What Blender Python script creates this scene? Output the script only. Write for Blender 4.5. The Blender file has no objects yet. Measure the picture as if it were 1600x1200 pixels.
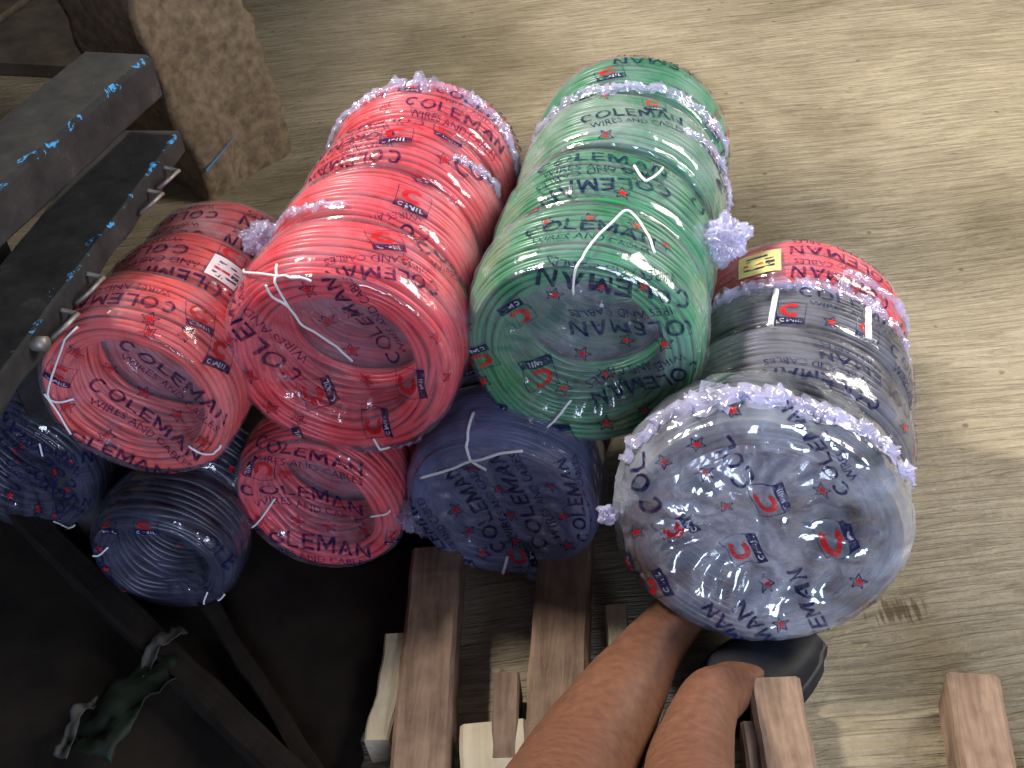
import bpy, bmesh, math, random
from mathutils import Vector, Matrix, noise
random.seed(7)
sc = bpy.context.scene
COL = sc.collection
# ------------------------------------------------------------------ camera, world, lights
def make_camera():
    cd = bpy.data.cameras.new('camera'); cd.sensor_width = 36; cd.lens = 41.6; cd.clip_end = 60; cd.clip_start = .02
    co = bpy.data.objects.new('camera', cd); COL.objects.link(co)
    p = math.radians(40); r = math.radians(6)
    F = Vector((0, math.cos(p), -math.sin(p))); R0 = Vector((1,0,0)); U0 = Vector((0, math.sin(p), math.cos(p)))
    R = math.cos(r)*R0 - math.sin(r)*U0; U = math.sin(r)*R0 + math.cos(r)*U0
    m = Matrix((R, U, -F)).transposed().to_4x4(); m.translation = Vector((0,0,.985)); co.matrix_world = m
    sc.camera = co
make_camera()
w = bpy.data.worlds.new('World'); sc.world = w; w.use_nodes = True
w.node_tree.nodes['Background'].inputs[0].default_value = (.62,.70,.95,1)
w.node_tree.nodes['Background'].inputs[1].default_value = .11
def area(name, loc, target, size, power, color, size_y=None):
    ld = bpy.data.lights.new(name, 'AREA'); ld.size = size; ld.energy = power; ld.color = color
    if size_y: ld.shape = 'RECTANGLE'; ld.size_y = size_y
    o = bpy.data.objects.new(name, ld); COL.objects.link(o); o.location = loc
    o.rotation_euler = (Vector(target)-Vector(loc)).to_track_quat('-Z','Y').to_euler()
    return o
area('window_light', (-3.0, 2.5, 4.4), (.25, 1.15, 0), .6, 490, (1,.93,.82))
area('doorway_light', (.35, -1.9, 1.05), (.0, .9, .25), .9, 88, (.64,.75,1), 1.5)
area('side_fill_light', (2.0, 1.2, 1.5), (1.0, 1.2, 0), .8, 64, (1,.94,.82), 1.2)  # unseen fill added to brighten the floor on the right
sc.view_settings.view_transform = 'Standard'; sc.view_settings.look = 'None'
sc.view_settings.gamma = 1; sc.view_settings.use_curve_mapping = False
sc.view_settings.exposure = .1
try:
    sc.cycles.transparent_max_bounces = 32; sc.cycles.max_bounces = 10
except Exception: pass
# ------------------------------------------------------------------ object helpers
def link(o, parent=None):
    COL.objects.link(o)
    if parent: o.parent = parent
    return o
def tag(o, label=None, cat=None, group=None, kind=None):
    if label: o['label'] = label
    if cat: o['category'] = cat
    if group: o['group'] = group
    if kind: o['kind'] = kind
    return o
def empty(name, loc=(0,0,0), rot=None):
    o = bpy.data.objects.new(name, None); o.empty_display_size = .03; COL.objects.link(o)
    o.location = loc
    if rot: o.rotation_euler = rot
    return o
def mesh_obj(name, verts, faces, mats, parent=None, smooth=True, fm=None):
    me = bpy.data.meshes.new(name); me.from_pydata(verts, [], faces)
    for m in (mats if isinstance(mats, (list,tuple)) else [mats]): me.materials.append(m)
    if fm: me.polygons.foreach_set('material_index', [int(q) for q in fm])
    if smooth: me.polygons.foreach_set('use_smooth', [True]*len(me.polygons))
    me.update()
    return link(bpy.data.objects.new(name, me), parent)
def tube_geo(pts, rad, seg=8, closed=False, V=None, Fc=None, cap=True):
    """sweep a circle along pts; rad = number or list"""
    V = [] if V is None else V; Fc = [] if Fc is None else Fc
    n = len(pts); base = len(V); P = [Vector(p) for p in pts]; up = None
    for i in range(n):
        a = P[(i-1) % n] if closed or i > 0 else P[i]; b = P[(i+1) % n] if closed or i < n-1 else P[i]
        t = (b-a).normalized() if (b-a).length > 1e-9 else Vector((0,0,1))
        if up is None: up = t.orthogonal().normalized()
        up = (up - t*up.dot(t)); up = up.normalized() if up.length > 1e-6 else t.orthogonal().normalized()
        s = t.cross(up); r = rad[i] if isinstance(rad, (list,tuple)) else rad
        for k in range(seg):
            an = 2*math.pi*k/seg; V.append(tuple(P[i] + (up*math.cos(an)+s*math.sin(an))*r))
    for i in range(n if closed else n-1):
        for k in range(seg):
            a = base+i*seg+k; b = base+i*seg+(k+1)%seg; j = (i+1) % n
            Fc.append((a, b, base+j*seg+(k+1)%seg, base+j*seg+k))
    if cap and not closed:
        Fc.append(tuple(base+k for k in range(seg))[::-1]); Fc.append(tuple(base+(n-1)*seg+k for k in range(seg)))
    return V, Fc
def smooth_path(pts, n=6):
    P = [Vector(p) for p in pts]; out = []
    for i in range(len(P)-1):
        p0 = P[max(i-1,0)]; p1 = P[i]; p2 = P[i+1]; p3 = P[min(i+2,len(P)-1)]
        for k in range(n):
            t = k/n
            out.append(.5*((2*p1)+(p2-p0)*t+(2*p0-5*p1+4*p2-p3)*t*t+(3*p1-p0-3*p2+p3)*t**3))
    out.append(P[-1]); return out
# ------------------------------------------------------------------ materials
def new_mat(name):
    m = bpy.data.materials.new(name); m.use_nodes = True; nt = m.node_tree
    for n in list(nt.nodes): nt.nodes.remove(n)
    out = nt.nodes.new('ShaderNodeOutputMaterial'); return m, nt, out
def N(nt, t, **kw):
    n = nt.nodes.new(t)
    for k, v in kw.items():
        if k.startswith('i_'):
            key = k[2:]; key = int(key) if key.isdigit() else key.replace('_',' ')
            n.inputs[key].default_value = v
        else: setattr(n, k, v)
    return n
def ramp(nt, src, stops):
    r = nt.nodes.new('ShaderNodeValToRGB'); e = r.color_ramp.elements
    while len(e) < len(stops): e.new(.5)
    for el, (p, c) in zip(e, stops): el.position = p; el.color = (*c, 1) if len(c) == 3 else c
    nt.links.new(src, r.inputs[0]); return r
def coords(nt, scale=(1,1,1), rot=(0,0,0), kind='Object'):
    tc = nt.nodes.new('ShaderNodeTexCoord'); mp = nt.nodes.new('ShaderNodeMapping')
    mp.inputs['Scale'].default_value = scale; mp.inputs['Rotation'].default_value = rot
    nt.links.new(tc.outputs[kind], mp.inputs[0]); return mp.outputs[0]
def noise_n(nt, vec, scale, detail=4, rough=.55, dist=0):
    n = nt.nodes.new('ShaderNodeTexNoise'); n.inputs['Scale'].default_value = scale
    n.inputs['Detail'].default_value = detail; n.inputs['Roughness'].default_value = rough; n.inputs['Distortion'].default_value = dist
    if vec is not None: nt.links.new(vec, n.inputs['Vector'])
    return n.outputs[0]
def bump(nt, h, strength, dist=.01, nrm=None):
    b = nt.nodes.new('ShaderNodeBump'); b.inputs['Strength'].default_value = strength; b.inputs['Distance'].default_value = dist
    nt.links.new(h, b.inputs['Height'])
    if nrm is not None: nt.links.new(nrm, b.inputs['Normal'])
    return b.outputs[0]
def simple(name, col, rough=.5, spec=.5, metal=0, var=.12, nscale=60, bstr=.15, coat=0):
    m, nt, out = new_mat(name); p = N(nt, 'ShaderNodeBsdfPrincipled'); v = coords(nt)
    n = noise_n(nt, v, nscale, 5)
    r = ramp(nt, n, [(.3, tuple(c*(1-var) for c in col)), (.7, tuple(min(1,c*(1+var)) for c in col))])
    nt.links.new(r.outputs[0], p.inputs['Base Color']); p.inputs['Roughness'].default_value = rough
    p.inputs['Specular IOR Level'].default_value = spec; p.inputs['Metallic'].default_value = metal
    p.inputs['Coat Weight'].default_value = coat
    if bstr: nt.links.new(bump(nt, n, bstr, .002), p.inputs['Normal'])
    nt.links.new(p.outputs[0], out.inputs[0]); return m
M = {}
M['red'] = simple('red_insulation', (.90,.068,.085), .32, .5, nscale=40, bstr=.05)
M['orange_red'] = simple('orange_red_insulation', (.90,.11,.085), .34, .5, nscale=40, bstr=.05)
M['green'] = simple('green_insulation', (.030,.27,.10), .32, .5, nscale=40, bstr=.05)
M['black'] = simple('black_insulation', (.028,.03,.042), .36, .5, nscale=40, bstr=.05)
M['grey'] = simple('grey_insulation', (.075,.075,.082), .36, .5, nscale=40, bstr=.05)
M['string'] = simple('white_string', (.82,.82,.84), .45, .4, var=.05)
def ink(name, col):
    """ink printed on the film: thin, a little worn and as creased and shiny as the film under it"""
    m, nt, out = new_mat(name); L = nt.links; v = coords(nt)
    k = N(nt,'ShaderNodeTexVoronoi', feature='F1'); k.inputs['Scale'].default_value = 60; L.new(v, k.inputs['Vector'])
    p = N(nt,'ShaderNodeBsdfPrincipled'); p.inputs['Base Color'].default_value = (*col,1); p.inputs['Roughness'].default_value = .22
    L.new(bump(nt, k.outputs['Distance'], .5, .006), p.inputs['Normal'])
    tr = N(nt,'ShaderNodeBsdfTransparent'); mr = N(nt,'ShaderNodeMapRange'); L.new(noise_n(nt, v, 130, 5, .7, 1.0), mr.inputs[0])
    mr.inputs[1].default_value = .44; mr.inputs[2].default_value = .66; mr.inputs[3].default_value = .10; mr.inputs[4].default_value = .72
    mx = N(nt,'ShaderNodeMixShader'); L.new(mr.outputs[0], mx.inputs[0]); L.new(p.outputs[0], mx.inputs[1]); L.new(tr.outputs[0], mx.inputs[2]); L.new(mx.outputs[0], out.inputs[0]); return m
M['navy_ink'] = ink('navy_ink', (.008,.010,.060))
M['red_ink'] = ink('red_ink', (.52,.012,.016))
M['pale_ink'] = ink('pale_ink', (.50,.52,.62))
M['paper'] = simple('paper', (.70,.62,.66), .7, .3)
M['yellow_paper'] = simple('yellow_paper', (.62,.55,.22), .6, .3)
def film(name, milk, milkvar, bstr, tint=(.86,.86,.95), gl=1.0, fine=1.0):
    m, nt, out = new_mat(name); L = nt.links
    v0 = coords(nt)
    wn = N(nt,'ShaderNodeTexNoise'); wn.inputs['Scale'].default_value = 26*fine; wn.inputs['Detail'].default_value = 2; L.new(v0, wn.inputs['Vector'])
    wv = N(nt,'ShaderNodeVectorMath', operation='MULTIPLY_ADD'); L.new(wn.outputs['Color'], wv.inputs[0]); wv.inputs[1].default_value = (.03/fine,)*3; L.new(v0, wv.inputs[2]); v = wv.outputs[0]
    def vor(sc_):
        k = N(nt,'ShaderNodeTexVoronoi', feature='F1'); k.inputs['Scale'].default_value = sc_; L.new(v, k.inputs['Vector']); return k.outputs['Distance']
    f1 = vor(38*fine); f2 = vor(95*fine)
    msk = N(nt,'ShaderNodeMapRange'); L.new(noise_n(nt, v0, 14*fine, 3, .5), msk.inputs[0]); msk.inputs[1].default_value=.42; msk.inputs[2].default_value=.64
    add = N(nt,'ShaderNodeMath', operation='MULTIPLY_ADD'); L.new(f2, add.inputs[0]); add.inputs[1].default_value = .42; L.new(f1, add.inputs[2])
    hm = N(nt,'ShaderNodeMath', operation='MULTIPLY'); L.new(add.outputs[0], hm.inputs[0])
    ml = N(nt,'ShaderNodeMath', operation='MULTIPLY_ADD'); L.new(msk.outputs[0], ml.inputs[0]); ml.inputs[1].default_value = .8; ml.inputs[2].default_value = .2; L.new(ml.outputs[0], hm.inputs[1])
    nb = bump(nt, hm.outputs[0], bstr, .006)
    tr = N(nt,'ShaderNodeBsdfTransparent'); tr.inputs[0].default_value = (.97,.97,.985,1)
    df = N(nt,'ShaderNodeBsdfDiffuse'); df.inputs[0].default_value = (*tint,1); L.new(nb, df.inputs['Normal'])
    mr = N(nt,'ShaderNodeMapRange'); L.new(noise_n(nt, v0, 18*fine, 4, .6, .5), mr.inputs[0])
    mr.inputs[1].default_value=.32; mr.inputs[2].default_value=.70; mr.inputs[3].default_value=max(0,milk-milkvar); mr.inputs[4].default_value=milk+milkvar
    mx = N(nt,'ShaderNodeMixShader'); L.new(mr.outputs[0], mx.inputs[0]); L.new(tr.outputs[0], mx.inputs[1]); L.new(df.outputs[0], mx.inputs[2])
    g = N(nt,'ShaderNodeBsdfGlossy'); g.inputs['Roughness'].default_value = .11; L.new(nb, g.inputs['Normal'])
    fr = N(nt,'ShaderNodeFresnel'); fr.inputs[0].default_value = 1.5; L.new(nb, fr.inputs['Normal'])
    fm = N(nt,'ShaderNodeMath', operation='MULTIPLY'); L.new(fr.outputs[0], fm.inputs[0]); fm.inputs[1].default_value = 1.6*gl
    fn = N(nt,'ShaderNodeMath', operation='MINIMUM'); L.new(fm.outputs[0], fn.inputs[0]); fn.inputs[1].default_value = .20*gl
    m2 = N(nt,'ShaderNodeMixShader'); L.new(fn.outputs[0], m2.inputs[0]); L.new(mx.outputs[0], m2.inputs[1]); L.new(g.outputs[0], m2.inputs[2])
    L.new(m2.outputs[0], out.inputs[0]); return m
M['film'] = film('clear_wrap', .09, .07, .5, tint=(.80,.80,1))
M['film_milky'] = film('milky_wrap', .19, .13, .7, gl=1.2)
M['film_gather'] = film('bunched_wrap', .34, .24, .6, tint=(.64,.62,.90), fine=.9, gl=1.15)
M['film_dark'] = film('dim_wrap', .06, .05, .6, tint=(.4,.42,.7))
M['film_silver'] = film('silvery_wrap', .08, .34, 1.0, tint=(.70,.76,.90), gl=2.2, fine=.62)
M['film_blue'] = film('bluish_wrap', .24, .10, .5, tint=(.46,.53,1), gl=1.3)
# ------------------------------------------------------------------ flat print shapes (unit width), cut into a fine grid so they can hug the film
NAVY, RED, PALE = 1, 2, 3
def font_geo(txt, bold=0.0, sx=1.0):
    cu = bpy.data.curves.new('t', 'FONT'); cu.body = txt; cu.offset = bold; cu.resolution_u = 3
    o = bpy.data.objects.new('t', cu); COL.objects.link(o)
    dg = bpy.context.evaluated_depsgraph_get(); me = o.evaluated_get(dg).to_mesh()
    V = [(v.co.x*sx, v.co.y) for v in me.vertices]; Fc = [tuple(p.vertices) for p in me.polygons]
    o.evaluated_get(dg).to_mesh_clear(); bpy.data.objects.remove(o); bpy.data.curves.remove(cu)
    return V, Fc
def place_geo(V, Fc, col, x0, y0, width, acc):
    xs = [v[0] for v in V]; ys = min(v[1] for v in V); s = width/(max(xs)-min(xs)); mx = min(xs); b = len(acc[0])
    acc[0].extend((x0+(v[0]-mx)*s, y0+v[1]*s) for v in V)
    acc[1].extend(tuple(b+i for i in f) for f in Fc); acc[2].extend([col]*len(Fc)); return s
def poly(acc, pts, col):
    b = len(acc[0]); acc[0].extend(pts); acc[1].append(tuple(range(b, b+len(pts)))); acc[2].append(col)
def line(acc, p, q, wd, col):
    p = Vector(p); q = Vector(q); n = (q-p).normalized(); n = Vector((-n.y, n.x))*wd/2
    poly(acc, [tuple(p-n), tuple(q-n), tuple(q+n), tuple(p+n)], col)
def arc_letter(acc, x0, wd, ht, st, a0, a1, col):
    n = 20; cx, cy = x0+wd/2, ht/2
    P = lambda k, t: (cx+(wd/2-k*st)*math.cos(t), cy+(ht/2-k*st*.85)*math.sin(t))
    for i in range(n):
        t0 = math.radians(a0+(a1-a0)*i/n); t1 = math.radians(a0+(a1-a0)*(i+1)/n)
        poly(acc, [P(1,t0), P(0,t0), P(0,t1), P(1,t1)], col)
def letter(acc, ch, x0, wd, h, s, col):
    """wide geometric capitals made of single outlines"""
    p = lambda pts: poly(acc, [(x0+x*wd, y*h) for x, y in pts], col); v = s/wd; u = s*.85/h
    if ch == 'C': arc_letter(acc, x0, wd, h, s, 42, 318, col)
    elif ch == 'O': arc_letter(acc, x0, wd, h, s, 0, 360, col)
    elif ch == 'I': p([(0,0),(v,0),(v,1),(0,1)])
    elif ch == 'L': p([(0,0),(1,0),(1,u),(v,u),(v,1),(0,1)])
    elif ch == 'E': p([(0,0),(1,0),(1,u),(v,u),(v,.5-u/2),(.9,.5-u/2),(.9,.5+u/2),(v,.5+u/2),(v,1-u),(1,1-u),(1,1),(0,1)])
    elif ch == 'N': p([(0,0),(v,0),(v,1-1.7*u),(1-v,0),(1,0),(1,1),(1-v,1),(1-v,1.7*u),(v,1),(0,1)])
    elif ch == 'A':
        p([(0,0),(v*1.1,0),(.5,1-1.5*u),(.5,1),(.5-v*.55,1)]); p([(.5,1-1.5*u),(1-v*1.1,0),(1,0),(.5+v*.55,1),(.5,1)])
        p([(.285+v*.45,.26),(.715-v*.45,.26),(.715-v*.75,.26+u*.9),(.285+v*.75,.26+u*.9)])
    elif ch in 'MW':
        q = [(0,0),(v,0),(v,1-2.2*u),(.5-v*.35,.12),(.5+v*.35,.12),(1-v,1-2.2*u),(1-v,0),(1,0),(1,1),(1-v*1.1,1),(.5,.12+2.1*u),(v*1.1,1),(0,1)]
        p(q if ch == 'M' else [(x,1-y) for x, y in q][::-1])
LW = dict(C=.125, O=.14, L=.10, E=.10, M=.15, A=.14, N=.125, I=.03, W=.18)
def word(acc, txt, x0, width, col, hk=.135, st=.026, y0=0, gap=.024):
    tot = sum(LW[ch] for ch in txt)+gap*(len(txt)-1); s = width/tot; x = 0; a2 = ([],[],[])
    for ch in txt: letter(a2, ch, x, LW[ch], hk, st, col); x += LW[ch]+gap
    b = len(acc[0]); acc[0].extend((x0+v[0]*s, y0+v[1]*s) for v in a2[0]); acc[1].extend(tuple(b+i for i in f) for f in a2[1]); acc[2].extend(a2[2])
def word_flat(txt, sub):
    acc = ([],[],[]); word(acc, txt, 0, 1, NAVY)
    if sub:
        V, Fc = font_geo('WIRES AND CABLES', 0, 1.0); place_geo(V, Fc, NAVY, .08, -.115, .90, acc)
    return acc
def logo_flat():
    acc = ([],[],[]); w = .025
    for p, q in (((0,0),(1,0)), ((0,.95),(1,.95)), ((0,0),(0,.95)), ((1,0),(1,.95))): line(acc, p, q, w, NAVY)
    poly(acc, [(0,0),(1,0),(1,.27),(0,.27)], NAVY)
    n = 14; R1, R2 = .30, .155; cx, cy = .5, .60
    for i in range(n):
        a0 = math.radians(50+260*i/n); a1 = math.radians(50+260*(i+1)/n)
        P = lambda r, a: (cx+r*1.25*math.cos(a), cy+r*math.sin(a))
        poly(acc, [P(R2,a0), P(R1,a0), P(R1,a1), P(R2,a1)], RED)
    word(acc, 'CWIL', .10, .80, PALE, hk=.105, st=.027, y0=.05, gap=.03)
    return acc
def star_flat():
    acc = ([],[],[])
    o = [((.5 if i%2==0 else .22)*math.sin(i*math.pi/5), (.5 if i%2==0 else .22)*math.cos(i*math.pi/5)) for i in range(10)]
    for i in range(10): line(acc, o[i], o[(i+1)%10], .055, NAVY)
    s = [((.30 if i%2==0 else .14)*math.sin(i*math.pi/5)+.02, (.30 if i%2==0 else .14)*math.cos(i*math.pi/5)) for i in range(10)]
    for i in range(10): poly(acc, [(.02,0), s[i], s[(i+1)%10]][::-1], RED)
    return acc
def gridcut(acc, step):
    bm = bmesh.new(); vs = [bm.verts.new((x, y, 0)) for x, y in acc[0]]
    for f, c in zip(acc[1], acc[2]):
        try: bm.faces.new([vs[i] for i in f]).material_index = c
        except ValueError: pass
    bm.normal_update(); bmesh.ops.triangulate(bm, faces=bm.faces[:])
    xs = [v[0] for v in acc[0]]; ys = [v[1] for v in acc[0]]
    for ax, lo, hi in ((0, min(xs), max(xs)), (1, min(ys), max(ys))):
        t = lo+step
        while t < hi:
            co = (t,0,0) if ax == 0 else (0,t,0); no = (1,0,0) if ax == 0 else (0,1,0)
            bmesh.ops.bisect_plane(bm, geom=bm.verts[:]+bm.edges[:]+bm.faces[:], plane_co=co, plane_no=no, dist=1e-6); t += step
    bm.verts.index_update()
    r = ([(v.co.x, v.co.y) for v in bm.verts], [tuple(v.index for v in f.verts) for f in bm.faces], [f.material_index for f in bm.faces])
    bm.free(); return r
_flat = {}
def flat(kind):
    if kind not in _flat:
        if kind == 'L': _flat[kind] = gridcut(logo_flat(), .14)
        elif kind == '*': _flat[kind] = gridcut(star_flat(), .3)
        else: _flat[kind] = gridcut(word_flat(kind, kind in ('COLEMAN',)), .28/len(kind))
    return _flat[kind]
# ------------------------------------------------------------------ a wrapped coil.  local frame: +Z = visible round face, centre of the face at the origin, body runs to z=-T
def fbm(p, s, o=0):
    return noise.noise(Vector((p[0]*s+o, p[1]*s-o*.7, p[2]*s+o*1.3)))
class Coil:
    def __init__(s, R, Ri, T, seed, crumple=1.0, sag=.012, dw=.0058):
        s.R, s.Ri, s.T, s.seed, s.cr, s.sag, s.dw = R, Ri, T, seed, crumple, sag, dw
        rnd = random.Random(seed); s.ph = [rnd.uniform(0,6.28) for _ in range(8)]
    def lumpR(s, th): return s.R*(1 + .010*math.sin(2*th+s.ph[0]) + .007*math.sin(3*th+s.ph[1]) + .004*math.sin(7*th+s.ph[2]))
    def lumpZ(s, th): return .0025*math.sin(th+s.ph[3]) + .0018*math.sin(3*th+s.ph[4])
    def surf(s, th, q):
        """film surface; th from +Y toward +X, q = distance from face centre over the rim and along the side"""
        R = s.lumpR(th)+.0018; c = .011; Rc = s.R
        k = R/Rc; tot = Rc+s.T+Rc
        q = max(0, min(q, tot)); back = False
        if q > Rc+s.T/2 and q > Rc+s.T-c: back = True; q = tot-q
        if q < Rc-c: r, z = q, 0
        elif q < Rc+c:
            t = (q-Rc+c)/(2*c)*math.pi/2; r = Rc-c+c*math.sin(t); z = -(c-c*math.cos(t))
        else: r, z = Rc, -(q-Rc)
        if q > Rc-c: r -= .0075*min(1, abs(2*(q-Rc)/s.T-1))**3*min(1, (q-Rc+c)/c)
        if back: z = -s.T-z
        else: z += .0015
        si, co = math.sin(th), math.cos(th); r *= k
        if r > .02: z += s.lumpZ(th)*min(1, r/s.Ri)
        p = Vector((r*si, r*co, z)); nrm = Vector((0,0,-1 if back else 1)) if abs(q) < Rc-c*.5 else Vector((si,co,0))
        # sagging, creased membrane over the hole
        if r < s.Ri:
            e = 1-(r/s.Ri)**2; sg = s.sag*e**.8
            w = (fbm(p, 16, s.seed)*.010 + (abs(fbm((p.x,p.y*.45,0), 30, s.seed+5))-.25)*.008)*e**.5*s.cr
            w += .0016*s.cr*math.sin(th*17+3*fbm(p, 12, s.seed)*6)*math.exp(-((r/s.Ri-.8)/.18)**2)
            p.z += (sg if back else -sg) + w
        a = (.0008*fbm(p, 60, s.seed+9) + .0012*abs(fbm(p, 34, s.seed+3)))*s.cr
        if not back and q > Rc+c: a += .0010*s.cr*fbm((th*3.0, p.z*60, 0), 2.2, s.seed)  # long pulls round the side
        p += nrm*a
        return p, nrm
    def wire_geo(s, segs=132, sides=6):
        V, Fc = [], []; dw = s.dw; rnd = random.Random(s.seed+1); r0 = dw*.53
        rings = []
        nz = max(4, int((s.T-.012)/dw)); c = .006
        for i in range(nz): z = -.006-(s.T-.012)*(i+.5)/nz; rings.append((s.R-r0-.0075*abs(2*(i+.5)/nz-1)**3, z, 'o')); rings.append((s.Ri+r0, z, 'i'))
        nr = max(3, int((s.R-s.Ri-.010)/dw))
        for i in range(nr):
            t = (i+.5)/nr; r = s.Ri+.002+(s.R-s.Ri-.011)*t; bow = -.006*(1-math.sin(math.pi*min(1,t*1.05)))*(1 if t < .5 else .35)
            rings.append((r, -r0*1.1+bow, 'f')); rings.append((r, -s.T+r0*1.1-bow, 'b'))
        for r, z, kd in rings:
            a1, a2, p1, p2 = rnd.uniform(.0005,.0026), rnd.uniform(.0003,.0013), rnd.uniform(0,6.3), rnd.uniform(0,6.3)
            f1 = rnd.choice((1,2,2,3)); base = len(V)
            for j in range(segs):
                th = 2*math.pi*j/segs; d1 = a1*math.sin(f1*th+p1); d2 = a2*math.sin(5*th+p2)
                rr, zz = r*s.lumpR(th)/s.R, z + s.lumpZ(th)
                if kd in 'oi': zz += d1*1.5+d2; rr += d2*.8
                else: rr += d1*1.2+d2; zz += d2*.9
                si, co = math.sin(th), math.cos(th)
                for k in range(sides):
                    an = 2*math.pi*k/sides; x = rr+r0*math.cos(an); V.append((x*si, x*co, zz+r0*math.sin(an)))
            for j in range(segs):
                j2 = (j+1) % segs
                for k in range(sides):
                    k2 = (k+1) % sides; Fc.append((base+j*sides+k, base+j*sides+k2, base+j2*sides+k2, base+j2*sides+k))
        # solid core behind the strands
        b = len(V); prof = [(s.R-dw*.9-.0075,-dw), (s.R-dw*.9-.0075,-s.T+dw), (s.Ri+dw*.9,-s.T+dw*1.8), (s.Ri+dw*.9,-dw*1.8)]
        for j in range(segs):
            th = 2*math.pi*j/segs; k = s.lumpR(th)/s.R
            for r, z in prof: V.append((r*k*math.sin(th), r*k*math.cos(th), z+s.lumpZ(th)))
        for j in range(segs):
            j2 = (j+1) % segs
            for k in range(4): k2 = (k+1) % 4; Fc.append((b+j*4+k, b+j*4+k2, b+j2*4+k2, b+j2*4+k))
        return V, Fc
    def film_geo(s, segs=150):
        Rc = s.R; qs = [Rc*t for t in (.06,.14,.22,.3,.38,.45,.51,.56,.6,.64,.68,.72,.76,.8,.84)] + [Rc-.011, Rc-.006, Rc-.002, Rc+.002, Rc+.006, Rc+.011]
        n = 12; qs += [Rc+.011+(s.T-.022)*(i+1)/n for i in range(n)] + [Rc+s.T-.006, Rc+s.T, Rc+s.T+.006, Rc+s.T+.011]
        qs += [2*Rc+s.T-Rc*t for t in (.84,.74,.64,.52,.38,.2)]
        V = [tuple(s.surf(0, 0)[0])]; Fc = []
        for q in qs:
            for j in range(segs): V.append(tuple(s.surf(2*math.pi*j/segs, q)[0]))
        for j in range(segs): Fc.append((0, 1+(j+1)%segs, 1+j))
        for i in range(len(qs)-1):
            for j in range(segs):
                a = 1+i*segs+j; b = 1+i*segs+(j+1)%segs; Fc.append((a, b, b+segs, a+segs))
        l = 1+(len(qs)-1)*segs; V.append(tuple(s.surf(0, 2*Rc+s.T)[0])); e = len(V)-1
        for j in range(segs): Fc.append((e, l+j, l+(j+1)%segs))
        return V, Fc
    def at(s, mode, a, b, lift=.0009):
        if mode == 'F': th = math.atan2(a, b); q = math.hypot(a, b)
        else: th = a; q = s.R+b
        p, n = s.surf(th, q); return p+n*lift
    def print_geo(s, items, V, Fc, fm):
        for it in items:
            mode, kind = it[1], it[2]; g = flat(kind); b = len(V)
            if kind == '*':
                x0, y0 = it[3], it[4]
                if mode == 'S': x0 *= s.R
                rot = (int(abs(x0*7+y0*3)*1e5) % 60)/30; sz = .0165
                ux, uy = math.cos(rot)*sz, math.sin(rot)*sz
            else:
                x0, y0, x1, y1 = it[3:7]
                if mode == 'S': x0 *= s.R; x1 *= s.R
                ux, uy = x1-x0, y1-y0; l = math.hypot(ux, uy)
                lim = {'L': (.024,.034)}.get(kind, (.0155*len(kind), .0215*len(kind)))
                sc_ = min(max(l, lim[0]), lim[1])/max(l, 1e-6); ux *= sc_; uy *= sc_
            for x, y in g[0]:
                X = x0+x*ux-y*uy; Y = y0+x*uy+y*ux
                wb = noise.noise_vector(Vector((X*26, Y*26, s.seed)))+noise.noise_vector(Vector((X*75, Y*75, s.seed)))*.45*min(s.cr,1.3); X += wb.x*.0030; Y += wb.y*.0030
                V.append(tuple(s.at(mode, X/s.R if mode == 'S' else X, max(.001, min(Y, s.T-.002)) if mode == 'S' else Y)))
            for f, c in zip(g[1], g[2]): Fc.append(tuple(b+i for i in f)); fm.append(c)

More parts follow.
